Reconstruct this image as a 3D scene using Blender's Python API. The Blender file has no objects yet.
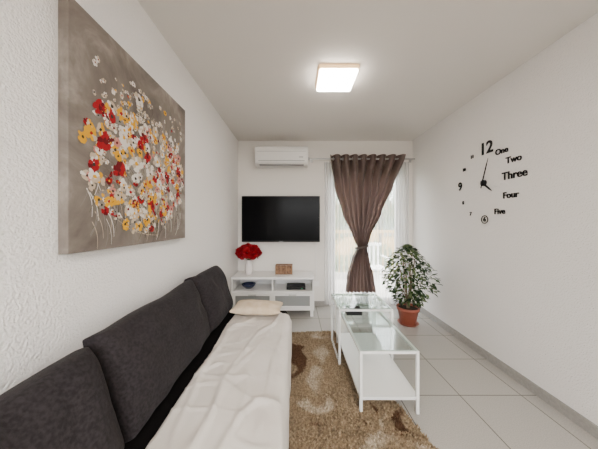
import bpy, bmesh, math, random
from mathutils import Vector, Matrix, noise
random.seed(7)
scene = bpy.context.scene
COL = scene.collection
CAMH=1.27; F=232.0
XL,XR,YB,YF,H=-0.88,1.77,3.515,-2.6,2.5

# ---------------- helpers ----------------
def newmat(name, color=(0.8,0.8,0.8), rough=0.6, metal=0.0, spec=0.5, bump=None, var=None, emis=None, sheen=0):
    m=bpy.data.materials.new(name); m.use_nodes=True
    nt=m.node_tree; b=nt.nodes['Principled BSDF']
    b.inputs['Base Color'].default_value=(*color,1); b.inputs['Roughness'].default_value=rough
    b.inputs['Metallic'].default_value=metal; b.inputs['Specular IOR Level'].default_value=spec
    if sheen: b.inputs['Sheen Weight'].default_value=sheen
    if emis:
        b.inputs['Emission Color'].default_value=(*emis[0],1); b.inputs['Emission Strength'].default_value=emis[1]
    tc=nt.nodes.new('ShaderNodeTexCoord')
    if bump:
        sc,dist,stren=bump
        n=nt.nodes.new('ShaderNodeTexNoise'); n.inputs['Scale'].default_value=sc; n.inputs['Detail'].default_value=4
        nt.links.new(tc.outputs['Object'],n.inputs['Vector'])
        bp=nt.nodes.new('ShaderNodeBump'); bp.inputs['Distance'].default_value=dist; bp.inputs['Strength'].default_value=stren
        nt.links.new(n.outputs['Fac'],bp.inputs['Height']); nt.links.new(bp.outputs['Normal'],b.inputs['Normal'])
    if var:
        sc,c2=var
        n=nt.nodes.new('ShaderNodeTexNoise'); n.inputs['Scale'].default_value=sc; n.inputs['Detail'].default_value=5
        nt.links.new(tc.outputs['Object'],n.inputs['Vector'])
        r=nt.nodes.new('ShaderNodeValToRGB'); r.color_ramp.elements[0].position=0.35; r.color_ramp.elements[1].position=0.65
        r.color_ramp.elements[0].color=(*color,1); r.color_ramp.elements[1].color=(*c2,1)
        nt.links.new(n.outputs['Fac'],r.inputs['Fac']); nt.links.new(r.outputs['Color'],b.inputs['Base Color'])
    return m

def mesh_obj(name, verts, faces, mats, smooth=False, fm=None):
    me=bpy.data.meshes.new(name); me.from_pydata(verts,[],faces); me.update()
    for m in (mats if isinstance(mats,list) else [mats]): me.materials.append(m)
    if fm: me.polygons.foreach_set('material_index',fm)
    if smooth: me.polygons.foreach_set('use_smooth',[True]*len(me.polygons))
    o=bpy.data.objects.new(name,me); COL.objects.link(o); return o

def boxes(name, blist, mat, bevel=0.0, seg=2):
    """blist: list of (x0,x1,y0,y1,z0,z1) joined in one mesh"""
    bm=bmesh.new()
    for (x0,x1,y0,y1,z0,z1) in blist:
        r=bmesh.ops.create_cube(bm,size=1.0)
        for v in r['verts']:
            v.co=Vector(((x0+x1)/2+v.co.x*(x1-x0),(y0+y1)/2+v.co.y*(y1-y0),(z0+z1)/2+v.co.z*(z1-z0)))
    me=bpy.data.meshes.new(name); bm.to_mesh(me); bm.free(); me.materials.append(mat)
    o=bpy.data.objects.new(name,me); COL.objects.link(o)
    if bevel>0:
        b=o.modifiers.new('bevel','BEVEL'); b.width=bevel; b.segments=seg; b.limit_method='ANGLE'
        me.polygons.foreach_set('use_smooth',[True]*len(me.polygons))
        o.modifiers.new('wn','WEIGHTED_NORMAL')
    return o

def tube(name, pts, rad, mat, cyclic=False, res=6):
    cu=bpy.data.curves.new(name,'CURVE'); cu.dimensions='3D'; cu.bevel_depth=rad; cu.bevel_resolution=res//2; cu.use_fill_caps=True
    s=cu.splines.new('POLY'); s.points.add(len(pts)-1)
    for p,q in zip(s.points,pts): p.co=(*q,1)
    s.use_cyclic_u=cyclic; cu.materials.append(mat)
    o=bpy.data.objects.new(name,cu); COL.objects.link(o)
    return tomesh(o)

def tomesh(o):
    dg=bpy.context.evaluated_depsgraph_get()
    me=bpy.data.meshes.new_from_object(o.evaluated_get(dg))
    n=o.name; mw=o.matrix_world.copy(); bpy.data.objects.remove(o); 
    no=bpy.data.objects.new(n,me); no.matrix_world=mw; COL.objects.link(no); return no

def lathe(name, prof, mat, cx,cy, n=32, smooth=True):
    vs=[];fs=[]
    for r,z in prof:
        for i in range(n):
            a=2*math.pi*i/n; vs.append((cx+r*math.cos(a),cy+r*math.sin(a),z))
    for j in range(len(prof)-1):
        for i in range(n):
            k=(i+1)%n; fs.append((j*n+i,j*n+k,(j+1)*n+k,(j+1)*n+i))
    return mesh_obj(name,vs,fs,mat,smooth)

def group(name, objs, loc=(0,0,0)):
    e=bpy.data.objects.new(name,None); e.location=loc; e.empty_display_size=0.1; COL.objects.link(e)
    for o in objs:
        o.parent=e; o.matrix_parent_inverse=Matrix.Translation(Vector(loc)).inverted()
    return e

def pillow(name, w,h,t, mat, edge=0.3, n=30, wrinkle=0.006, seed=0, p=4, rc=0.0, sag=0.0):
    """lies in local XZ(w,h), thickness along Y"""
    vs=[];fs=[];N=n
    def prof(u,v): return t/2*(edge+(1-edge)*max(0,(1-abs(u)**p)*(1-abs(v)**p))**0.5)
    for side in (1,-1):
        for j in range(N+1):
            for i in range(N+1):
                u=-1+2*i/N; v=-1+2*j/N
                # denser sampling near the rim
                u=math.sin(u*math.pi/2)*.5+u*.5; v=math.sin(v*math.pi/2)*.5+v*.5
                d=prof(u,v)
                k=1-rc*(abs(u)*abs(v))**3
                x=u*w/2*(1-0.035*(1-v*v)*abs(u)**3)*k; z=v*h/2*(1-0.05*(1-u*u)*abs(v)**3)*k
                z+=sag*h*(0.6*noise.noise(Vector((u*1.6+seed,0.2,seed))))*(v+1)/2
                crease=-abs(noise.noise(Vector((x*5+seed*2,z*5+x*3,side+seed))))*1.2
                nn=noise.noise(Vector((x*5+seed,z*5,side*3+seed)))+0.5*noise.noise(Vector((x*16+seed,z*9,side*5)))+crease+.3
                vs.append((x,side*(d+wrinkle*nn),z))
    M=(N+1)**2
    for j in range(N):
        for i in range(N):
            a=j*(N+1)+i; q=(a,a+1,a+N+2,a+N+1)
            fs.append(q[::-1]); fs.append(tuple(M+k for k in q))
    ring=[i for i in range(N+1)]+[j*(N+1)+N for j in range(1,N+1)]+[N*(N+1)+i for i in range(N-1,-1,-1)]+[j*(N+1) for j in range(N-1,0,-1)]
    for k in range(len(ring)):
        a=ring[k]; b=ring[(k+1)%len(ring)]
        fs.append((a,b,M+b,M+a))
    o=mesh_obj(name,vs,fs,mat,True)
    s=o.modifiers.new('sub','SUBSURF'); s.levels=1; s.render_levels=1
    return o

# ---------------- materials ----------------
def stucco(name,c,strength=0.5,dist=.010):
    m=newmat(name,c,0.9,spec=0.2)
    nt=m.node_tree;b=nt.nodes['Principled BSDF'];tc=[n for n in nt.nodes if n.type=='TEX_COORD'][0]
    n1=nt.nodes.new('ShaderNodeTexNoise'); n1.inputs['Scale'].default_value=90; n1.inputs['Detail'].default_value=3; n1.inputs['Roughness'].default_value=0.6
    n2=nt.nodes.new('ShaderNodeTexVoronoi'); n2.inputs['Scale'].default_value=120
    nt.links.new(tc.outputs['Object'],n1.inputs['Vector']); nt.links.new(tc.outputs['Object'],n2.inputs['Vector'])
    ad=nt.nodes.new('ShaderNodeMath'); ad.operation='ADD'
    nt.links.new(n1.outputs['Fac'],ad.inputs[0]); 
    mu=nt.nodes.new('ShaderNodeMath'); mu.operation='MULTIPLY'; mu.inputs[1].default_value=0.35
    nt.links.new(n2.outputs['Distance'],mu.inputs[0]); nt.links.new(mu.outputs[0],ad.inputs[1])
    bp=nt.nodes.new('ShaderNodeBump'); bp.inputs['Strength'].default_value=strength; bp.inputs['Distance'].default_value=dist
    nt.links.new(ad.outputs[0],bp.inputs['Height']); nt.links.new(bp.outputs['Normal'],b.inputs['Normal'])
    return m
M_wall=stucco('wall_stucco',(0.83,0.805,0.78),0.75)
M_wallb=stucco('wall_back_paint',(0.79,0.755,0.71),0.3,.006)
M_ceil=newmat('ceiling_paint',(0.72,0.685,0.645),0.95,spec=0.1,bump=(60,0.002,0.2))
def tiles():
    m=newmat('floor_tiles',(0.6,0.59,0.57),0.16)
    nt=m.node_tree;b=nt.nodes['Principled BSDF'];tc=[n for n in nt.nodes if n.type=='TEX_COORD'][0]
    mp=nt.nodes.new('ShaderNodeMapping'); mp.inputs['Location'].default_value=(-0.30,-0.35,0)
    br=nt.nodes.new('ShaderNodeTexBrick'); br.offset=0; br.inputs['Scale'].default_value=1.0
    br.inputs['Brick Width'].default_value=0.45; br.inputs['Row Height'].default_value=0.45
    br.inputs['Mortar Size'].default_value=0.0035; br.inputs['Mortar Smooth'].default_value=0.1
    br.inputs['Color1'].default_value=(0.38,0.36,0.33,1); br.inputs['Color2'].default_value=(0.40,0.38,0.35,1); br.inputs['Mortar'].default_value=(0.13,0.12,0.105,1)
    nt.links.new(tc.outputs['Object'],mp.inputs['Vector']); nt.links.new(mp.outputs['Vector'],br.inputs['Vector'])
    n=nt.nodes.new('ShaderNodeTexNoise'); n.inputs['Scale'].default_value=180; n.inputs['Detail'].default_value=6
    nt.links.new(tc.outputs['Object'],n.inputs['Vector'])
    r=nt.nodes.new('ShaderNodeValToRGB'); r.color_ramp.elements[0].position=0.3; r.color_ramp.elements[0].color=(0.8,0.8,0.8,1); r.color_ramp.elements[1].position=0.6; r.color_ramp.elements[1].color=(1,1,1,1)
    nt.links.new(n.outputs['Fac'],r.inputs['Fac'])
    mx=nt.nodes.new('ShaderNodeMixRGB'); mx.blend_type='MULTIPLY'; mx.inputs['Fac'].default_value=1
    nt.links.new(br.outputs['Color'],mx.inputs['Color1']); nt.links.new(r.outputs['Color'],mx.inputs['Color2'])
    nt.links.new(mx.outputs['Color'],b.inputs['Base Color'])
    return m
M_floor=tiles()
M_base=newmat('baseboard_tile',(0.26,0.245,0.23),0.35,var=(60,(0.31,0.295,0.275)))
M_white=newmat('white_lacquer',(0.80,0.79,0.77),0.35)
M_plastic=newmat('white_plastic',(0.82,0.81,0.79),0.3)
M_black=newmat('black_plastic',(0.004,0.004,0.004),0.45,spec=.25)
M_screen=newmat('tv_screen',(0.002,0.002,0.0025),0.15,spec=.06)
M_grey=newmat('grey_plastic',(0.25,0.25,0.25),0.5)
M_sofa=newmat('charcoal_fabric',(0.015,0.0125,0.0135),0.95,spec=0.08,bump=(400,0.002,0.6),var=(90,(0.028,0.024,0.026)),sheen=0.03)
M_seat=newmat('black_fabric',(0.005,0.0043,0.0043),0.95,spec=0.06,bump=(400,0.002,0.5))
M_throw=newmat('white_throw_fabric',(0.60,0.56,0.515),0.8,spec=0.25,bump=(220,0.002,0.4),var=(4,(0.67,0.63,0.585)))
M_pil=newmat('cream_fabric',(0.55,0.43,0.30),0.9,spec=0.2,bump=(200,0.002,0.5),var=(14,(0.66,0.55,0.42)))
M_metal=newmat('white_steel',(0.78,0.78,0.76),0.3)
M_chrome=newmat('brushed_steel',(0.45,0.45,0.45),0.3,metal=1)

def glassmat(name,tint,r0=0.04,r1=0.6):
    m=bpy.data.materials.new(name); m.use_nodes=True; nt=m.node_tree; nt.nodes.clear()
    o=nt.nodes.new('ShaderNodeOutputMaterial'); t=nt.nodes.new('ShaderNodeBsdfTransparent'); t.inputs[0].default_value=(*tint,1)
    g=nt.nodes.new('ShaderNodeBsdfGlossy'); g.inputs['Roughness'].default_value=0.03
    lw=nt.nodes.new('ShaderNodeLayerWeight'); lw.inputs['Blend'].default_value=.5
    pw=nt.nodes.new('ShaderNodeMath'); pw.operation='POWER'; pw.inputs[1].default_value=4
    ma=nt.nodes.new('ShaderNodeMath'); ma.operation='MULTIPLY_ADD'; ma.inputs[1].default_value=r1; ma.inputs[2].default_value=r0
    nt.links.new(lw.outputs['Facing'],pw.inputs[0]); nt.links.new(pw.outputs[0],ma.inputs[0])
    mx=nt.nodes.new('ShaderNodeMixShader'); nt.links.new(ma.outputs[0],mx.inputs[0]); nt.links.new(t.outputs[0],mx.inputs[1]); nt.links.new(g.outputs[0],mx.inputs[2])
    nt.links.new(mx.outputs[0],o.inputs[0]); return m
M_glass=glassmat('table_glass',(0.86,0.91,0.89))
M_pane=glassmat('window_glass',(0.98,0.99,0.99),.02,.3)

# ---------------- room shell ----------------
boxes('floor',[(XL-.15,XR+.15,YF-.15,YB+.15,-.1,0)],M_floor)
boxes('ceiling',[(XL-.15,XR+.15,YF-.15,YB+.15,H,H+.1)],M_ceil)
boxes('wall_left',[(XL-.15,XL,YF-.15,YB+.15,0,H)],M_wall)
boxes('wall_right',[(XR,XR+.15,YF-.15,YB+.15,0,H)],M_wall)
DX0,DX1,DZ=0.50,1.64,2.12
boxes('wall_back',[(XL,DX0,YB,YB+.15,0,H),(DX1,XR,YB,YB+.15,0,H),(DX0,DX1,YB,YB+.15,DZ,H)],M_wallb)
WX0,WX1,WZ0,WZ1=-0.7,1.6,0.6,2.3
boxes('wall_front',[(XL,WX0,YF-.15,YF,0,H),(WX1,XR,YF-.15,YF,0,H),(WX0,WX1,YF-.15,YF,WZ1,H),(WX0,WX1,YF-.15,YF,0,WZ0)],M_wallb)
boxes('baseboard_right',[(XR-.012,XR,YF,YB,0,.075)],M_base,.002)
boxes('baseboard_left',[(XL,XL+.012,YF,YB,0,.075)],M_base,.002)
boxes('baseboard_back',[(XL+.012,DX0,YB-.012,YB,0,.075),(DX1,XR-.012,YB-.012,YB,0,.075)],M_base,.002)
def frame(x0,x1,y0,y1,z0,z1,w):
    return [(x0,x0+w,y0,y1,z0,z1),(x1-w,x1,y0,y1,z0,z1),(x0+w,x1-w,y0,y1,z1-w,z1),(x0+w,x1-w,y0,y1,z0,z0+w)]
mid=(DX0+DX1)/2
f1=boxes('frame',frame(DX0,DX1,YB+.05,YB+.12,0,DZ,.05),M_plastic,.004)
f2=boxes('sash_1',frame(DX0+.05,mid,YB+.06,YB+.11,.05,DZ-.05,.055),M_plastic,.004)
f3=boxes('sash_2',frame(mid,DX1-.05,YB+.06,YB+.11,.05,DZ-.05,.055),M_plastic,.004)
f4=boxes('pane',[(DX0+.1,mid-.05,YB+.08,YB+.085,.1,DZ-.1),(mid+.05,DX1-.1,YB+.08,YB+.085,.1,DZ-.1)],M_pane)
f5=boxes('handle',[(mid-.04,mid-.02,YB+.03,YB+.06,1.0,1.13)],M_chrome,.004)
group('door_1',[f1,f2,f3,f4,f5],(mid,YB+.08,0))
mw=(WX0+WX1)/2
g1=boxes('frame',frame(WX0,WX1,YF-.12,YF-.05,WZ0,WZ1,.05)+[(mw-.03,mw+.03,YF-.12,YF-.05,WZ0+.05,WZ1-.05)],M_plastic,.004)
group('window_1',[g1],(mw,YF-.08,WZ0))

# ---------------- ceiling lamp and added fill lamp ----------------
def lamp(x0,x1,y0,y1,power,name='ceiling_lamp_or_fill'):
    M_rim=bpy.data.materials.get('lamp_rim') or newmat('lamp_rim',(0.85,0.62,0.38),0.4,emis=((1,0.62,0.28),1.2))
    M_dif=newmat('lamp_diffuser',(1,0.97,0.92),0.5,emis=((1,0.92,0.82),power))
    a=boxes('housing',[(x0,x1,y0,y1,H-.035,H)],M_rim,.015,4)
    b=boxes('diffuser',[(x0+.006,x1-.006,y0+.006,y1-.006,H-.06,H-.025)],M_dif,.03,5)
    return group(name,[a,b],((x0+x1)/2,(y0+y1)/2,H))
lamp(.178,.495,1.80,2.10,42)
lamp(.0,.9,-1.7,-.8,39)  # unseen lamp added behind the camera as fill light for the room

# ---------------- air conditioner ----------------
ax0,ax1,az0,az1=-.585,.172,2.085,2.355; ay=3.30
prof=[(YB,az1),(ay+.03,az1),(ay+.008,az1-.012),(ay,az1-.04),(ay,az0+.07),(ay+.012,az0+.035),(ay+.05,az0+.005),(ay+.08,az0),(YB,az0)]
vs=[];n=len(prof)
for x in (ax0,ax1):
    for (y,z) in prof: vs.append((x,y,z))
fs=[(i,(i+1)%n,n+(i+1)%n,n+i) for i in range(n)]+[tuple(range(n))[::-1],tuple(range(n,2*n))]
a=mesh_obj('body',vs,fs,M_plastic); bv=a.modifiers.new('b','BEVEL'); bv.width=.006; bv.segments=2; bv.limit_method='ANGLE'; bv.angle_limit=math.radians(50)
b=boxes('flap',[(ax0+.05,ax1-.05,ay-.004,ay+.006,az0+.055,az0+.061),(ax0+.03,ax1-.03,ay-.003,ay+.004,az0+.19,az0+.193)],M_grey)
c=boxes('vent',[(ax0+.06,ax1-.06,ay+.015,ay+.075,az0-.003,az0+.012)],M_grey,.002)
d=boxes('display',[(ax1-.13,ax1-.07,ay-.002,ay+.003,az0+.10,az0+.12)],newmat('display_grey',(.5,.5,.5),.3))
group('air_conditioner',[a,b,c,d],(-.2,YB,2.2))

# ---------------- television ----------------
tx0,tx1,tz0,tz1=-.80,.352,.975,1.652
a=boxes('bezel',[(tx0,tx1,3.41,3.445,tz0,tz1)],M_black,.006)
b=boxes('screen',[(tx0+.01,tx1-.01,3.407,3.412,tz0+.022,tz1-.01)],M_screen)
c=boxes('wall_bracket',[(-.4,-.05,3.445,YB,1.15,1.45)],M_black,.004)
d=boxes('logo_bar',[(-.25,-.19,3.404,3.409,tz0+.006,tz0+.014)],M_grey)
group('television',[a,b,c,d],(-.22,3.43,1.3))

# ---------------- tv stand ----------------
sx0,sx1,sy0,sy1=-.865,.243,3.09,3.495
st=.535
parts=[]
parts.append(boxes('carcass',[
 (sx0,sx1,sy0-.01,sy1,st-.03,st),(sx0,sx0+.022,sy0,sy1,.09,st-.03),(sx1-.022,sx1,sy0,sy1,.09,st-.03),
 (sx0+.022,sx1-.022,sy0,sy1,.09,.115),(sx0+.022,sx1-.022,sy0,sy1,.325,.345),(sx0+.022,sx1-.022,sy1-.012,sy1-.002,.115,st-.03),
 (-.325,-.303,sy0+.005,sy1-.012,.345,st-.03)],M_white,.003))
M_frost=newmat('frosted_glass_panel',(0.26,0.27,0.27),0.25)
for k,(x0,x1) in enumerate([(sx0+.024,-.316),(-.312,sx1-.024)]):
    parts.append(boxes('drawer_%d'%(k+1),frame(x0,x1,sy0-.012,sy0+.008,.118,.322,.034),M_white,.003))
    parts.append(boxes('drawer_panel_%d'%(k+1),[(x0+.032,x1-.032,sy0-.004,sy0+.004,.150,.290)],M_frost))
    c=(x0+x1)/2
    parts.append(boxes('handle_%d'%(k+1),[(c-.05,c+.05,sy0-.03,sy0-.022,.30,.308),(c-.05,c-.042,sy0-.022,sy0-.012,.30,.308),(c+.042,c+.05,sy0-.022,sy0-.012,.30,.308)],M_chrome))
parts.append(boxes('feet',[(x,x+.04,y,y+.04,0,.09) for x in (sx0+.01,sx1-.05) for y in (sy0+.02,sy1-.05)],M_white,.003))
group('tv_stand',parts,(-.31,3.3,0))
a=boxes('box',[(-.13,.13,3.16,3.36,.347,.387)],M_black,.004)
b=boxes('led',[(.07,.09,3.157,3.161,.36,.366)],newmat('led_green',(.1,.8,.3),.3))
group('set_top_box',[a,b],(0,3.26,.345))
M_blue=newmat('blue_ceramic',(.01,.015,.05),.25)
lathe('blue_bowl',[(0,.346),(.04,.346),(.05,.352),(.085,.385),(.10,.41),(.094,.41),(.08,.388),(.045,.36),(0,.356)],M_blue,-.66,3.24)

# ---------------- vase with red flowers ----------------
M_vase=newmat('white_ceramic',(.75,.70,.68),.2)
vx,vy=-.665,3.28
v=lathe('vase',[(0,st),(.035,st),(.045,st+.01),(.056,st+.06),(.052,st+.12),(.036,st+.17),(.042,st+.20),(.036,st+.20),(.030,st+.17),(.045,st+.12),(.048,st+.06),(0,st+.02)],M_vase,vx,vy)
M_red=newmat('red_petal',(.32,.004,.012),.65,spec=.15,var=(30,(.17,.002,.006)))
M_leaf=newmat('leaf_green',(.03,.09,.02),.5,var=(20,(.06,.14,.03)))
def rose(vs,fs,c,r,seed,axis):
    rnd=random.Random(seed)
    q=Vector((0,0,1)).rotation_difference(axis)
    for L in range(5):
        np_=3+L; rr=r*(0.25+0.19*L); tilt=0.25+0.24*L
        for k in range(np_):
            a0=2*math.pi*k/np_+L*.7+rnd.random()*.3; wd=2*math.pi/np_*.75
            base=len(vs); NU,NV=5,4
            for j in range(NV+1):
                for i in range(NU+1):
                    u=-1+2*i/NU; t=j/NV
                    a=a0+u*wd*(0.4+0.6*math.sin(min(t*1.6,1.57)))
                    rad=rr*(0.15+t*(0.6+0.5*math.sin(tilt))) * (1+0.12*(t**4))
                    z=r*(0.9*math.cos(tilt)*t - .15*t*t*u*u*2 - 0.25*L*.35+0.15)
                    p=Vector((rad*math.cos(a),rad*math.sin(a),z)); p=q@p
                    vs.append(tuple(c+p))
            for j in range(NV):
                for i in range(NU):
                    s=base+j*(NU+1)+i; fs.append((s,s+1,s+NU+2,s+NU+1))
vs=[];fs=[];stems=[]
cen=Vector((vx-.005,vy,st+.30))
dirs=[(0,-.2,1),(-.8,-.3,.35),(.8,-.3,.35),(-.45,-.6,.6),(.45,-.6,.6),(0,-.9,.15),(-.5,.4,.6),(.5,.4,.6),(-1,.1,-.05),(1,.1,-.05),(-.6,-.8,-.1),(.6,-.8,-.1),(0,.6,.5)]
for k,dv in enumerate(dirs):
    dd=Vector(dv).normalized(); c=cen+Vector((dd.x*.135,dd.y*.10,dd.z*.085))
    rose(vs,fs,c,.058,k,dd)
    stems.append(tube('stem_%d'%(k+1),[(vx,vy,st+.05),(vx+dd.x*.02,vy+dd.y*.02,st+.2),tuple(c)],.003,M_leaf))
fl=mesh_obj('blooms',vs,fs,M_red,True)
group('flower_vase',[v,fl]+stems,(vx,vy,st))

# ---------------- woven box ----------------
M_bask=newmat('woven_brown',(.10,.04,.02),.7,bump=(60,.004,.8),var=(40,(.30,.17,.09)))
bx0,bx1,by0,by1=-.29,-.05,3.24,3.38
slats=[]
for k in range(6):
    z=st+.004+k*.021; slats.append((bx0+(k%2)*.002,bx1-(k%2)*.002,by0+(k%2)*.002,by0+.012,z,z+.018)); slats.append((bx0,bx1,by1-.012,by1,z,z+.018))
    slats.append((bx0,bx0+.01,by0+.012,by1-.012,z,z+.018)); slats.append((bx1-.01,bx1,by0+.012,by1-.012,z,z+.018))
a=boxes('woven_sides',slats,M_bask,.003)
b=boxes('bottom',[(bx0+.01,bx1-.01,by0+.012,by1-.012,st,st+.01)],M_bask)
c=boxes('posts',[(x,x+.012,by0-.004,by0+.002,st,st+.13) for x in (bx0,bx0+.075,bx0+.15,bx1-.012)],newmat('light_wood',(.30,.18,.10),.6),.002)
group('wicker_basket',[a,b,c],(-.17,3.31,st))

# ---------------- curtain rod, curtain, sheer ----------------
RY=3.42; RZ=2.20
a=tube('rod',[(.19,RY,RZ),(XR-.02,RY,RZ)],.011,M_chrome)
b=lathe('finial',[(0,-.02),(.014,-.02),(.022,0),(.014,.02),(0,.02)],M_chrome,0,0,16); b.rotation_euler=(0,math.pi/2,0); b.location=(.18,RY,RZ)
c=boxes('brackets',[(x,x+.012,RY,YB,RZ-.006,RZ+.006) for x in (.23,XR-.05)]+[(x-.012,x+.024,YB-.006,YB,RZ-.03,RZ+.03) for x in (.23,XR-.05)],M_chrome)
group('curtain_rod',[a,b,c],(1,RY,RZ))

def fabric(name,c1,c2,trans,alpha):
    m=bpy.data.materials.new(name); m.use_nodes=True; nt=m.node_tree; nt.nodes.clear()
    o=nt.nodes.new('ShaderNodeOutputMaterial'); p=nt.nodes.new('ShaderNodeBsdfPrincipled'); p.inputs['Roughness'].default_value=.45; p.inputs['Specular IOR Level'].default_value=.4
    p.inputs['Base Color'].default_value=(*c1,1)
    t=nt.nodes.new('ShaderNodeBsdfTranslucent'); t.inputs[0].default_value=(*c2,1)
    m1=nt.nodes.new('ShaderNodeMixShader'); m1.inputs[0].default_value=trans
    nt.links.new(p.outputs[0],m1.inputs[1]); nt.links.new(t.outputs[0],m1.inputs[2])
    tr=nt.nodes.new('ShaderNodeBsdfTransparent'); m2=nt.nodes.new('ShaderNodeMixShader'); m2.inputs[0].default_value=alpha
    nt.links.new(m1.outputs[0],m2.inputs[1]); nt.links.new(tr.outputs[0],m2.inputs[2]); nt.links.new(m2.outputs[0],o.inputs[0]); return m
M_curt=fabric('brown_curtain_fabric',(.105,.074,.066),(.24,.15,.125),.15,0.0)
M_sheer=fabric('sheer_fabric',(.8,.8,.8),(.85,.85,.85),.4,.52)
def lerp(a,b,t): return a+(b-a)*t
def interp(keys,z):
    for (z0,a0),(z1,a1) in zip(keys,keys[1:]):
        if z0<=z<=z1:
            t=(z-z0)/(z1-z0); t=t*t*(3-2*t)*.5+t*.5; return lerp(a0,a1,t)
    return keys[0][1] if z<keys[0][0] else keys[-1][1]
LK=[(.235,.73),(.45,.75),(.75,.83),(.90,.90),(1.05,.84),(1.4,.69),(1.8,.56),(2.26,.49)]
RK=[(.235,1.17),(.45,1.14),(.75,1.07),(.90,1.03),(1.05,1.09),(1.4,1.27),(1.8,1.44),(2.26,1.60)]
NX,NZ=260,90; vs=[];fs=[]
for j in range(NZ+1):
    z=lerp(.235,2.26,j/NZ); l=interp(LK,z); r=interp(RK,z); w=r-l
    for i in range(NX+1):
        s=i/NX; amp=.045*min(1,.35+w*.65)
        ph=s*2*math.pi*8+.6*math.sin(z*2.2+s*5)
        y=RY+amp*math.sin(ph)+.010*math.sin(s*41+z*3)*(1 if z<2 else 0)
        x=l+s*w+.25*w/10*math.cos(ph)*math.sin(z*3+1)*.5
        vs.append((x,y-.03*math.exp(-((z-.9)/.2)**2),z))
for j in range(NZ):
    for i in range(NX):
        a=j*(NX+1)+i; fs.append((a,a+1,a+NX+2,a+NX+1))
cu=mesh_obj('drape',vs,fs,M_curt,True)
pts=[]
for k in range(28):
    t=2*math.pi*k/28; pts.append((.965+.082*math.cos(t),RY-.03+.066*math.sin(t),.905+.02*math.cos(t)))
tie=tube('tieback',pts,.016,newmat('tieback_cord',(.06,.04,.034),.7),True)
rings=[]
for k in range(8):
    x=lerp(.55,1.53,k/7)
    rp=[(x,RY+.026*math.cos(t*2*math.pi/16),RZ+.026*math.sin(t*2*math.pi/16)) for t in range(16)]
    rings.append(tube('eyelet_%d'%(k+1),rp,.004,M_chrome,True))
group('curtain',[cu,tie]+rings,(1.0,RY,RZ))
vs=[];fs=[];NX,NZ=240,20
for j in range(NZ+1):
    z=lerp(.03,2.17,j/NZ)
    for i in range(NX+1):
        s=i/NX; vs.append((lerp(.43,1.70,s),3.492+.012*math.sin(s*2*math.pi*26+.4*math.sin(z*2)+1.5*math.sin(s*9)),z))
for j in range(NZ):
    for i in range(NX):
        a=j*(NX+1)+i; fs.append((a,a+1,a+NX+2,a+NX+1))
mesh_obj('sheer_curtain',vs,fs,M_sheer,True)

# ---------------- sofa ----------------
parts=[]
SX0,SX1,SY0,SY1=-.865,-.085,-.75,2.2
parts.append(boxes('base',[(SX0,SX1,SY0,SY1,.10,.27)],M_seat,.015,3))
parts.append(boxes('seat_cushion_1',[(SX0,SX1+.01,SY0,.72,.27,.44)],M_seat,.035,4))
parts.append(boxes('seat_cushion_2',[(SX0,SX1+.01,.73,SY1,.27,.44)],M_seat,.035,4))
parts.append(boxes('legs',[(x,x+.05,y,y+.05,0,.10) for x in (SX0+.04,SX1-.09) for y in (SY0+.05,.7,SY1-.1)],M_black,.004))
def back(name,y0,y1,ht,seed,tilt=0.33,thick=.20,xo=-.705,yaw=0,roll=0):
    o=pillow(name,y1-y0,ht,thick,M_sofa,edge=.22,seed=seed,wrinkle=.020,p=3.6,rc=.02,sag=.05)
    m=Matrix.Translation((xo,(y0+y1)/2,.44+ht/2*math.cos(tilt)+.008))@Matrix.Rotation(yaw,4,'Z')@Matrix.Rotation(roll,4,'X')@Matrix.Rotation(-tilt,4,'Y')@Matrix.Rotation(math.pi/2,4,'Z')
    o.matrix_world=m; return o
parts.append(back('back_cushion_1',.04,.84,.40,1))
parts.append(back('back_cushion_2',.845,1.685,.425,5,yaw=.02))
parts.append(back('back_cushion_3',1.665,2.17,.44,9,yaw=-.03))
parts.append(back('back_cushion_4',-.75,.03,.40,12))
group('sofa',parts,(-.47,.7,0))
# throw
path=[(-.535,.449)]
for k in range(1,37): path.append((lerp(-.535,-.097,k/36),.449))
for k in range(1,6):
    a=k/5*math.pi/2; path.append((-.097+.035*math.sin(a),.414+.035*math.cos(a)))
for k in range(1,13): path.append((-.062,.414-.3*k/12))
NY=260; vs=[];fs=[]; n=len(path)
for j in range(NY+1):
    y=lerp(-.6,2.05,j/NY)
    for i,(x,z) in enumerate(path):
        t=i/(n-1)
        w=.5+.5*noise.noise(Vector((x*5,y*2.2,1.3)))
        ridge=abs(noise.noise(Vector((x*3+y*1.5,y*1.2-x*4,7))))
        ridge2=abs(noise.noise(Vector((x*8-y*2.0,y*1.4+x*2,17))))
        ridge3=abs(noise.noise(Vector((x*2+y*5,y*4.0-x*2,31))))
        hgt=.004+.008*w+.012*max(0,.10-ridge)/.10+.008*max(0,.07-ridge2)/.07+.006*max(0,.07-ridge3)/.07
        edge=.02*noise.noise(Vector((y*2.5,0,3)))*(1-t) if i<12 else 0
        if i<37: vs.append((x+edge,y+.02*noise.noise(Vector((x*6,3,2)))*(j/NY),z+hgt))
        elif i<42: vs.append((x+hgt*.6,y,z+hgt*.6))
        else: vs.append((x+.006+.02*(1+noise.noise(Vector((y*6,z*1.5,5))))*(.3+t)*.5,y,z))
for j in range(NY):
    for i in range(n-1):
        a=j*n+i; fs.append((a,a+1,a+n+1,a+n))
th=mesh_obj('throw_blanket',vs,fs,M_throw,True)
so=th.modifiers.new('s','SOLIDIFY'); so.thickness=.004; so.offset=1
p=pillow('throw_pillow',.42,.25,.095,M_pil,edge=.12,seed=22,wrinkle=.006,p=2.5)
p.matrix_world=Matrix.Translation((-.335,2.03,.525))@Matrix.Rotation(math.radians(-3),4,'Z')@Matrix.Rotation(math.radians(88),4,'X')

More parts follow.
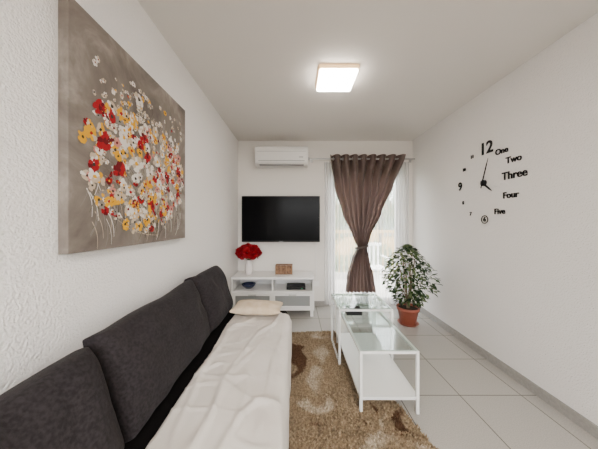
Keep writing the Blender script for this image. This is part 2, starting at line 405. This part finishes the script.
# ---------------- coffee tables ----------------
def table(name,x0,x1,y0,y1,h,shelf=None,r=.011):
    P=[]
    P.append(boxes('frame_top',frame(x0,x1,y0,y1,h-.022,h-.004,.02)[0:2]+[(x0+.02,x1-.02,y0,y0+.02,h-.022,h-.004),(x0+.02,x1-.02,y1-.02,y1,h-.022,h-.004)],M_metal,.002))
    P.append(boxes('legs',[(x,x+.02,y,y+.02,0,h-.022) for x in (x0,x1-.02) for y in (y0,y1-.02)],M_metal,.002))
    P.append(boxes('glass_top',[(x0+.003,x1-.003,y0+.003,y1-.003,h-.004,h+.003)],M_glass))
    if shelf:
        P.append(boxes('shelf',[(x0+.002,x1-.002,y0+.02,y1-.02,shelf-.02,shelf)],M_white,.002))
        P.append(boxes('shelf_rails',[(x0+.02,x1-.02,y0,y0+.02,shelf-.02,shelf),(x0+.02,x1-.02,y1-.02,y1,shelf-.02,shelf)],M_metal,.002))
    else:
        P.append(boxes('floor_rails',[(x0,x0+.02,y0+.02,y1-.02,.0,.02),(x1-.02,x1,y0+.02,y1-.02,.0,.02)],M_metal,.002))
    return group(name,P,((x0+x1)/2,(y0+y1)/2,0))
table('coffee_table',.42,.815,1.53,2.42,.42,.115)
table('side_table',.375,.855,2.04,2.49,.505)
a=boxes('tray',[(.46,.60,2.10,2.22,.424,.43)],M_black,.002)
b=boxes('holder',[(.46,.60,2.10,2.105,.43,.47),(.46,.60,2.215,2.22,.43,.47),(.46,.465,2.105,2.215,.43,.47),(.595,.60,2.105,2.215,.43,.47),(.48,.58,2.12,2.20,.43,.462)],M_black,.001)
group('napkin_box',[a,b],(.53,2.16,.424))

# ---------------- rug ----------------
def rugmat():
    m=newmat('shag_rug',(.4,.3,.2),.95,spec=.1)
    nt=m.node_tree;b=nt.nodes['Principled BSDF'];tc=[n for n in nt.nodes if n.type=='TEX_COORD'][0]
    n1=nt.nodes.new('ShaderNodeTexNoise'); n1.inputs['Scale'].default_value=2.6; n1.inputs['Detail'].default_value=1; n1.inputs['Distortion'].default_value=1.6
    nt.links.new(tc.outputs['Object'],n1.inputs['Vector'])
    r=nt.nodes.new('ShaderNodeValToRGB'); e=r.color_ramp.elements
    e[0].position=0.0; e[0].color=(.12,.066,.04,1); e[1].position=1; e[1].color=(.54,.46,.36,1)
    for pos,c in ((.325,(.12,.066,.04,1)),(.37,(.33,.25,.165,1)),(.60,(.345,.265,.178,1)),(.66,(.54,.46,.36,1))):
        x=e.new(pos); x.color=c
    nt.links.new(n1.outputs['Fac'],r.inputs['Fac'])
    n2=nt.nodes.new('ShaderNodeTexNoise'); n2.inputs['Scale'].default_value=75; nt.links.new(tc.outputs['Object'],n2.inputs['Vector'])
    r2=nt.nodes.new('ShaderNodeValToRGB'); r2.color_ramp.elements[0].position=.36; r2.color_ramp.elements[0].color=(.62,.59,.55,1); r2.color_ramp.elements[1].position=.64; r2.color_ramp.elements[1].color=(1.22,1.2,1.16,1)
    nt.links.new(n2.outputs['Fac'],r2.inputs['Fac'])
    mx=nt.nodes.new('ShaderNodeMixRGB'); mx.blend_type='MULTIPLY'; mx.inputs['Fac'].default_value=1
    nt.links.new(r.outputs['Color'],mx.inputs['Color1']); nt.links.new(r2.outputs['Color'],mx.inputs['Color2']); nt.links.new(mx.outputs['Color'],b.inputs['Base Color'])
    return m
M_rug=rugmat()
RC=Vector((.455,2.68)); ang=math.radians(13)
dn=Vector((math.sin(ang),-math.cos(ang))); sd=Vector((-math.cos(ang),-math.sin(ang)*.4)).normalized()
RW,RL=1.0,2.1
vs=[];fs=[]
for zz in (.001,.008):
    for (a,b) in ((0,0),(RW,0),(RW,RL),(0,RL)):
        p=RC+sd*a+dn*b; vs.append((p.x,p.y,zz))
fs.extend([(3,2,1,0),(4,5,6,7),(0,1,5,4),(1,2,6,5),(2,3,7,6),(3,0,4,7)])
rnd=random.Random(3)
for k in range(62000):
    a=rnd.uniform(0,RW); b=rnd.uniform(0,RL)
    p=RC+sd*a+dn*b
    if p.x<-.25 or p.y<.7: continue
    th_=rnd.uniform(0,2*math.pi); w=.0035; hh=rnd.uniform(.012,.022); lx=rnd.uniform(-.014,.014); ly=rnd.uniform(-.014,.014)
    dx,dy=w*math.cos(th_),w*math.sin(th_); s=len(vs)
    vs.extend([(p.x-dx,p.y-dy,.006),(p.x+dx,p.y+dy,.006),(p.x+dx+lx*.5,p.y+dy+ly*.5,.006+hh*.7),(p.x-dx+lx*.5,p.y-dy+ly*.5,.006+hh*.7),(p.x+lx,p.y+ly,.006+hh)])
    fs.extend([(s,s+1,s+2,s+3),(s+3,s+2,s+4)])
mesh_obj('area_rug',vs,fs,M_rug)

# ---------------- potted ficus ----------------
px_,py_=1.40,2.90
M_terra=newmat('terracotta',(.22,.055,.03),.6,var=(10,(.27,.07,.04)))
M_soil=newmat('soil',(.04,.025,.015),.95,bump=(80,.01,1))
M_bark=newmat('bark',(.14,.10,.06),.8,bump=(60,.004,.6))
P=[]
P.append(lathe('pot',[(0,.012),(.085,.012),(.09,.02),(.118,.17),(.132,.175),(.135,.215),(.122,.215),(.118,.18),(0,.178)],M_terra,px_,py_,40))
P.append(lathe('saucer',[(0,.0),(.10,.0),(.125,.022),(.12,.022),(.098,.008),(0,.008)],M_terra,px_,py_,40))
P.append(lathe('soil',[(0,.195),(.119,.19)],M_soil,px_,py_,24))
rnd=random.Random(11); tips=[]
for k in range(16):
    a=rnd.uniform(0,2*math.pi); rr=rnd.uniform(.04,.22); zt=rnd.uniform(.45,.92)
    if zt>.8: rr*=.55
    pts=[]
    for t in [0,.2,.4,.6,.8,1]:
        rad=rr*t**1.6+.01
        pts.append((px_+rad*math.cos(a+.5*t)+.01*math.sin(t*9+k),py_+rad*math.sin(a+.5*t),.19+(zt-.19)*t))
    P.append(tube('branch_%d'%(k+1),pts,.005,M_bark)); tips.append(pts)
M_lf1=newmat('ficus_leaf',(.008,.022,.007),.45,spec=.3,var=(25,(.025,.055,.016)))
M_lf2=newmat('ficus_leaf_variegated',(.17,.21,.085),.45,spec=.3,var=(35,(.03,.07,.02)))
vs=[];fs=[];fm=[]
def leaf(c,d,L,W,nrm):
    d=d.normalized(); s=d.cross(nrm).normalized(); n=s.cross(d)
    b=len(vs)
    prof=[(0,.0,0),(.25,.8,.03),(.5,1,.03),(.78,.6,-.02),(1,0,-.12)]
    for t,w,zz in prof:
        cc=c+d*L*t+n*L*zz
        if w==0: vs.append(tuple(cc))
        else:
            vs.append(tuple(cc+s*W*w/2+n*.15*W)); vs.append(tuple(cc)); vs.append(tuple(cc-s*W*w/2+n*.15*W))
    m=1 if rnd.random()<.33 else 0
    F_=[(b,b+2,b+1),(b,b+3,b+2)]
    for q in (b+1,b+4):
        F_+= [(q,q+1,q+4,q+3),(q+1,q+2,q+5,q+4)]
    F_+=[(b+7,b+8,b+10),(b+8,b+9,b+10)]
    fs.extend(F_); fm.extend([m]*len(F_))
cnt=0
while cnt<1000:
    zz=rnd.uniform(.27,.99); t=(zz-.27)/.72
    R=.28*(math.sin(math.pi*min(1,t*.86+.16)))**.7*(1 if t>.15 else .8)
    a=rnd.uniform(0,2*math.pi); r=R*math.sqrt(rnd.uniform(.12,1))*(1+.15*math.sin(a*3+zz*7))
    c=Vector((px_+r*math.cos(a),py_+r*math.sin(a),zz))
    if c.x>XR-.07: continue
    d=Vector((math.cos(a)+rnd.uniform(-.7,.7),math.sin(a)+rnd.uniform(-.7,.7),rnd.uniform(-.9,.3)))
    leaf(c,d,rnd.uniform(.05,.075),rnd.uniform(.026,.038),Vector((rnd.uniform(-.4,.4),rnd.uniform(-.4,.4),1)))
    cnt+=1
P.append(mesh_obj('leaves',vs,fs,[M_lf1,M_lf2],False,fm))
group('potted_ficus',P,(px_,py_,0))

# ---------------- canvas painting ----------------
cy0,cy1,cz0,cz1=.855,1.76,1.15,2.115; CX=XL+.04
def canvasmat():
    m=newmat('painted_canvas',(.3,.28,.25),.75,spec=.2)
    nt=m.node_tree;b=nt.nodes['Principled BSDF'];tc=[n for n in nt.nodes if n.type=='TEX_COORD'][0]
    n=nt.nodes.new('ShaderNodeTexNoise'); n.inputs['Scale'].default_value=3.0; n.inputs['Detail'].default_value=8; n.inputs['Roughness'].default_value=.62; n.inputs['Distortion'].default_value=.6
    nt.links.new(tc.outputs['Object'],n.inputs['Vector'])
    r=nt.nodes.new('ShaderNodeValToRGB'); e=r.color_ramp.elements
    e[0].position=.3; e[0].color=(.085,.070,.060,1); e[1].position=.70; e[1].color=(.40,.36,.315,1); x=e.new(.5); x.color=(.185,.158,.136,1)
    nt.links.new(n.outputs['Fac'],r.inputs['Fac']); nt.links.new(r.outputs['Color'],b.inputs['Base Color'])
    return m
M_can=canvasmat()
a=boxes('canvas',[(XL+.001,CX,cy0,cy1,cz0,cz1)],M_can,.003)
cols=[('white',(.66,.62,.57)),('red',(.30,.004,.009)),('yellow',(.62,.31,.010)),('cream',(.48,.39,.29)),('grey',(.22,.20,.18)),('darkred',(.11,.003,.006)),('stem',(.035,.027,.02)),('olive',(.08,.075,.03)),('pink',(.50,.20,.17))]
CM=[newmat('paint_'+n,c,.7,spec=.2,bump=(150,.003,.6)) for n,c in cols]
vs=[];fs=[];fm=[]; rnd=random.Random(5); layer=[0]
def clampyz(y,z): return min(max(y,cy0+.004),cy1-.004),min(max(z,cz0+.004),cz1-.004)
def petals(u,v,r,ci,cc=None):
    """loose impasto flower: individual teardrop brush dabs around a small centre"""
    layer[0]+=1; x=CX+.0008+layer[0]*.0000045
    n=rnd.choice([5,6,7,8]); ph=rnd.uniform(0,6.28); sq=rnd.uniform(.6,1); rot=rnd.uniform(0,3.14)
    cr,sr=math.cos(rot),math.sin(rot)
    for k in range(n):
        a=ph+2*math.pi*k/n+rnd.uniform(-.25,.25); L=r*rnd.uniform(.75,1.15); W=r*rnd.uniform(.30,.46)
        m=ci if rnd.random()<.72 else {0:3,1:5,2:3,3:0,4:3}.get(ci,ci)
        b=len(vs); M=10; xx=x+rnd.uniform(0,.0006)
        cx_,cy_=L*.55*math.cos(a),L*.55*math.sin(a)
        vs.append((xx+.001,*clampyz(u+(cx_*cr-cy_*sq*sr),v+(cx_*sr+cy_*sq*cr))))
        for q in range(M):
            t=2*math.pi*q/M; pl=L*.5*math.cos(t); pw=W*math.sin(t)*(1+.35*math.cos(t))*rnd.uniform(.85,1.15)
            ex=cx_+pl*math.cos(a)-pw*math.sin(a); ey=(cy_+pl*math.sin(a)+pw*math.cos(a))*sq
            vs.append((xx,*clampyz(u+ex*cr-ey*sr,v+ex*sr+ey*cr)))
        for q in range(M): fs.append((b,b+1+q,b+1+(q+1)%M)); fm.append(m)
    if cc is not None:
        b=len(vs); xx=x+.0012; vs.append((xx+.001,*clampyz(u,v)))
        for q in range(9):
            t=2*math.pi*q/9; rr=r*.24*rnd.uniform(.7,1.3); vs.append((xx,*clampyz(u+rr*math.cos(t),v+rr*math.sin(t))))
        for q in range(9): fs.append((b,b+1+q,b+1+(q+1)%9)); fm.append(cc)
def stroke(p0,p1,bend,w,ci):
    layer[0]+=1; x=CX+.0006+layer[0]*.0000045; N=10; b=len(vs)
    d=Vector((p1[0]-p0[0],p1[1]-p0[1])); nn=Vector((-d.y,d.x))
    for k in range(N+1):
        t=k/N; p=Vector(p0)+d*t+nn*bend*math.sin(math.pi*t); wn=nn.normalized()*w*(1-.6*t)
        vs.append((x,*clampyz(p.x+wn.x,p.y+wn.y))); vs.append((x,*clampyz(p.x-wn.x,p.y-wn.y)))
    for k in range(N): q=b+2*k; fs.append((q,q+1,q+3,q+2)); fm.append(ci)
def U(u,v): return (cy0+u*(cy1-cy0),cz0+v*(cz1-cz0))
for k in range(90):
    t=rnd.uniform(0,1); e=U(.5+.42*math.cos(t*math.pi)*rnd.uniform(.4,1),.30+.55*math.sin(t*math.pi)*rnd.uniform(.5,1))
    stroke(U(.55+rnd.uniform(-.08,.08),.03+rnd.uniform(0,.1)),e,rnd.uniform(-.15,.15),rnd.uniform(.0008,.002),rnd.choice([6,6,7,4,3]))
for k in range(90):
    u0,v0=rnd.uniform(.08,.92),rnd.uniform(.02,.25); stroke(U(u0,v0+.1),U(u0+rnd.uniform(-.05,.05),v0-.02),.1,rnd.uniform(.001,.003),rnd.choice([0,4,6,3,7,4]))
for k in range(540):
    a_=rnd.uniform(0,6.28); q=math.sqrt(rnd.uniform(0,1))
    u=.50+.45*q*math.cos(a_); v=.42+.35*q*math.sin(a_)
    if rnd.random()<.17: u,v=rnd.uniform(.1,.92),rnd.uniform(.6,.86)
    small=v>.68 or rnd.random()<.3
    ci=rnd.choices([0,1,2,3,4,8],[30,14,21,15,14,6])[0]
    if v>.68: ci=rnd.choices([0,1,2,3,4],[35,4,8,32,21])[0]
    r=rnd.uniform(.008,.018) if small else rnd.uniform(.014,.034)
    petals(*U(u,v),r,ci,rnd.choice([2,5,6,6,None,6,1]))
for (u,v,r,ci,cc) in [(.15,.63,.044,1,5),(.18,.49,.048,1,5),(.42,.80,.042,0,6),(.40,.44,.048,0,2),(.10,.50,.03,2,1),(.30,.55,.036,0,2),(.12,.32,.034,0,2),(.27,.38,.04,1,5),(.52,.36,.038,2,1),(.60,.50,.042,0,2),(.35,.28,.038,0,1),(.72,.42,.036,1,5),(.66,.60,.034,0,2),(.78,.30,.032,0,2),(.55,.22,.038,1,5),(.82,.52,.030,0,2),(.47,.60,.036,1,5),(.28,.66,.032,2,1),(.58,.68,.030,3,2),(.20,.22,.03,2,1),(.68,.24,.034,2,1),(.24,.47,.03,2,6),(.50,.50,.03,1,5),(.62,.36,.034,0,2),(.36,.50,.03,2,1),(.70,.52,.028,2,1),(.44,.30,.03,2,5),(.85,.38,.028,2,1),(.88,.48,.028,1,5),(.80,.62,.026,3,2),(.90,.28,.026,0,2),(.38,.17,.03,0,2),(.76,.18,.028,3,1)]:
    petals(*U(u,v),r,ci,cc); petals(*U(u,v),r*.6,ci,cc)
b=mesh_obj('paint_relief',vs,fs,CM,False,fm)
group('canvas_painting',[a,b],(XL,1.3,1.6))

# ---------------- wall clock ----------------
M_clk=newmat('black_acrylic',(.006,.006,.007),.4,spec=.2)
P=[]
CW=XR
def wp(px,py):
    z=F*CW/(px-296); return z, CAMH-(py-222)/F*z
def text(name,s,px,py,size,off=.0015):
    y,z=wp(px,py)
    cu=bpy.data.curves.new(name,'FONT'); cu.body=s; cu.size=size; cu.extrude=.003; cu.align_x='CENTER'; cu.align_y='CENTER'; cu.offset=off
    cu.materials.append(M_clk)
    o=bpy.data.objects.new(name,cu); COL.objects.link(o)
    o.matrix_world=Matrix(((0,0,-1,CW-.004),(-1,0,0,y),(0,1,0,z),(0,0,0,1)))
    bpy.context.view_layer.update()
    P.append(tomesh(o))
text('numeral_12','12',486.5,148.5,.155,.003)
text('numeral_1','One',502,151,.07); text('numeral_2','Two',514,159,.074); text('numeral_3','Three',514.5,174.5,.09)
text('numeral_4','Four',511,195,.074); text('numeral_5','Five',500,211.5,.068); text('numeral_6','6',485,219.5,.06)
text('numeral_9','9',460.5,187,.12,.003)
text('numeral_7','7',471,214,.05); text('numeral_8','8',463.5,203,.05); text('numeral_10','10',464.5,170,.045); text('numeral_11','11',472.5,157,.045)
y6,z6=wp(485,219.5)
P.append(tube('ring_6',[(CW-.004,y6+.036*math.cos(t*.2618),z6+.036*math.sin(t*.2618)) for t in range(24)],.004,M_clk,True))
yc,zc=wp(484.5,183)
o=lathe('hub',[(0,0),(.028,0),(.028,.02),(.01,.024),(0,.024)],M_clk,0,0,24); o.matrix_world=Matrix(((0,0,-1,CW),(-1,0,0,yc),(0,1,0,zc),(0,0,0,1))); P.append(o)
def hand(name,px,py,w,x,back_=.05):
    y,z=wp(px,py); d=Vector((y-yc,z-zc)); L=d.length; d.normalize(); nn=Vector((-d.y,d.x)); v=[]
    pr=[(-back_,w*.6),(0,w),(L*.7,w*.8),(L,w*.15)]
    for xx in (x,x-.002):
        for t,ww in pr:
            for sg in (1,-1):
                p=Vector((yc,zc))+d*t+nn*ww*sg; v.append((xx,p.x,p.y))
    f=[]
    for k in range(3): a=2*k; f+= [(a,a+1,a+3,a+2),(8+a,8+a+2,8+a+3,8+a+1),(a,a+2,8+a+2,8+a),(a+1,8+a+1,8+a+3,a+3)]
    f+=[(0,8,9,1),(6,7,15,14)]
    P.append(mesh_obj(name,v,f,M_clk))
hand('minute_hand',490.5,158,.008,CW-.022); hand('hour_hand',494,191,.010,CW-.018,.03)
group('wall_clock',P,(CW,yc,zc))

# ---------------- power cable & socket under TV ----------------
a=boxes('plate',[(.27,.35,YB-.008,YB,.30,.38)],M_plastic,.003)
b=tube('cable',[(.30,3.5,.98),(.30,3.506,.8),(.305,3.506,.6),(.31,3.503,.40),(.31,3.50,.35)],.004,M_plastic)
group('wall_socket',[a,b],(.31,YB,.34))

# ---------------- outside: balcony ----------------
M_conc=newmat('balcony_tile',(.35,.33,.30),.7,var=(8,(.42,.40,.36)))
boxes('balcony_floor',[(-.9,3.0,YB+.15,5.3,-.12,-.02)],M_conc)
rl=[(-.9,3.0,5.22,5.28,1.02,1.08)]
M_rail=newmat('ochre_painted_steel',(.55,.33,.10),.5)
a=boxes('top_rail',rl,M_rail,.004); b=boxes('bars',[(-.9+k*.11,-.885+k*.11,5.24,5.26,.0,1.02) for k in range(36)],M_rail)
c=boxes('kerb',[(-.9,3.0,5.2,5.3,-.02,.12)],M_conc)
group('balcony_railing',[a,b,c],(1,5.25,0))
Cc=[]
cx,cyy=1.45,4.35
M_ch=newmat('white_garden_plastic',(.85,.85,.84),.4)
Cc.append(boxes('seat',[(cx-.22,cx+.22,cyy-.2,cyy+.22,.40,.43)],M_ch,.01))
Cc.append(boxes('legs',[(x,x+.03,y,y+.03,-.02,.40) for x in (cx-.22,cx+.19) for y in (cyy-.2,cyy+.19)],M_ch,.004))
Cc.append(boxes('backrest',[(cx-.2+k*.085,cx-.16+k*.085,cyy+.2,cyy+.22,.43,.82) for k in range(5)]+[(cx-.22,cx+.22,cyy+.19,cyy+.23,.80,.86)],M_ch,.006))
Cc.append(boxes('arms',[(x,x+.04,cyy-.18,cyy+.2,.60,.63) for x in (cx-.24,cx+.20)]+[(x+.005,x+.03,cyy-.18,cyy-.15,.43,.60) for x in (cx-.24,cx+.20)],M_ch,.006))
group('garden_chair',Cc,(cx,cyy,0))
boxes('garden_ground',[(-25,30,5.5,40,-1.2,-1.0)],newmat('grass',(.05,.09,.02),.95,var=(2,(.12,.13,.05))))
M_h=newmat('house_render',(.55,.36,.16),.9)
a=boxes('walls',[(-4,9,16,20,-1,2.3)],M_h); b=boxes('roof',[(-4.4,9.4,15.6,20.4,2.3,2.55)],newmat('roof_tile',(.4,.15,.08),.8)); c=boxes('shutters',[(x,x+.9,15.95,16.0,.3,1.6) for x in (0,3,6)],newmat('shutter',(.15,.2,.2),.6))
group('neighbour_house',[a,b,c],(2,18,-1))
def bush(name,c,rx,rz,n,seed,L=.16):
    rn=random.Random(seed); v=[];f=[]
    for k in range(n):
        d=Vector((rn.gauss(0,1),rn.gauss(0,1),rn.gauss(0,1))).normalized()*rn.uniform(.55,1)
        p=Vector(c)+Vector((d.x*rx,d.y*rx,d.z*rz)); q=Vector((rn.gauss(0,1),rn.gauss(0,1),rn.gauss(0,1))).normalized(); s=q.orthogonal().normalized()
        b=len(v); v.extend([tuple(p),tuple(p+q*L*.5+s*L*.25),tuple(p+q*L),tuple(p+q*L*.5-s*L*.25)]); f.append((b,b+1,b+2,b+3))
    lv=mesh_obj('foliage',v,f,M_bush); tr=tube('trunk',[(c[0],c[1],-1.0),(c[0]+.05,c[1],c[2]*.5),(c[0],c[1],c[2])],.08,M_bark)
    return group(name,[lv,tr],(c[0],c[1],-1))
M_bush=newmat('garden_foliage',(.03,.07,.012),.6,var=(3,(.08,.14,.03)))
bush('garden_tree',(1.3,8.5,1.9),.9,1.5,2500,1)
bush('garden_tree',(3.4,9.5,2.2),1.1,1.4,2500,2)
bush('garden_shrub',(2.3,7.0,-.1),.8,.8,1500,3)
bush('garden_shrub',(.8,7.2,-.2),.6,.7,1200,4)

# ---------------- light ----------------
w=bpy.data.worlds.new('World'); scene.world=w; w.use_nodes=True; nt=w.node_tree
sky=nt.nodes.new('ShaderNodeTexSky'); sky.sky_type='NISHITA'; sky.sun_disc=False; sky.sun_elevation=math.radians(50); sky.sun_rotation=math.radians(100); sky.air_density=1; sky.dust_density=2.5
bg=nt.nodes['Background']; bg.inputs['Strength'].default_value=3.8
hs=nt.nodes.new('ShaderNodeHueSaturation'); hs.inputs['Saturation'].default_value=.08
nt.links.new(sky.outputs[0],hs.inputs['Color']); nt.links.new(hs.outputs[0],bg.inputs['Color'])
def portal(name,loc,rot,sx,sy):
    l=bpy.data.lights.new(name,'AREA'); l.shape='RECTANGLE'; l.size=sx; l.size_y=sy; l.cycles.is_portal=True
    o=bpy.data.objects.new(name,l); o.location=loc; o.rotation_euler=rot; COL.objects.link(o)
portal('daylight_portal',(mid,YB+.2,DZ/2),(-math.pi/2,0,0),DX1-DX0,DZ)
portal('daylight_portal',(mw,YF-.2,(WZ0+WZ1)/2),(math.pi/2,0,0),WX1-WX0,WZ1-WZ0)
s=bpy.data.lights.new('sun','SUN'); s.energy=7; s.angle=math.radians(1); s.color=(1,.95,.88)
so=bpy.data.objects.new('sun',s); so.rotation_euler=(math.radians(15),math.radians(48),0); COL.objects.link(so)

# ---------------- camera ----------------
cd=bpy.data.cameras.new('camera'); cam=bpy.data.objects.new('camera',cd); COL.objects.link(cam)
cam.location=(0,0,CAMH); cam.rotation_euler=(math.pi/2,0,0)
cd.sensor_width=36; cd.sensor_fit='HORIZONTAL'; cd.lens=36*F/598; cd.shift_x=3/598; cd.shift_y=-2.5/598; cd.clip_start=.02
scene.camera=cam
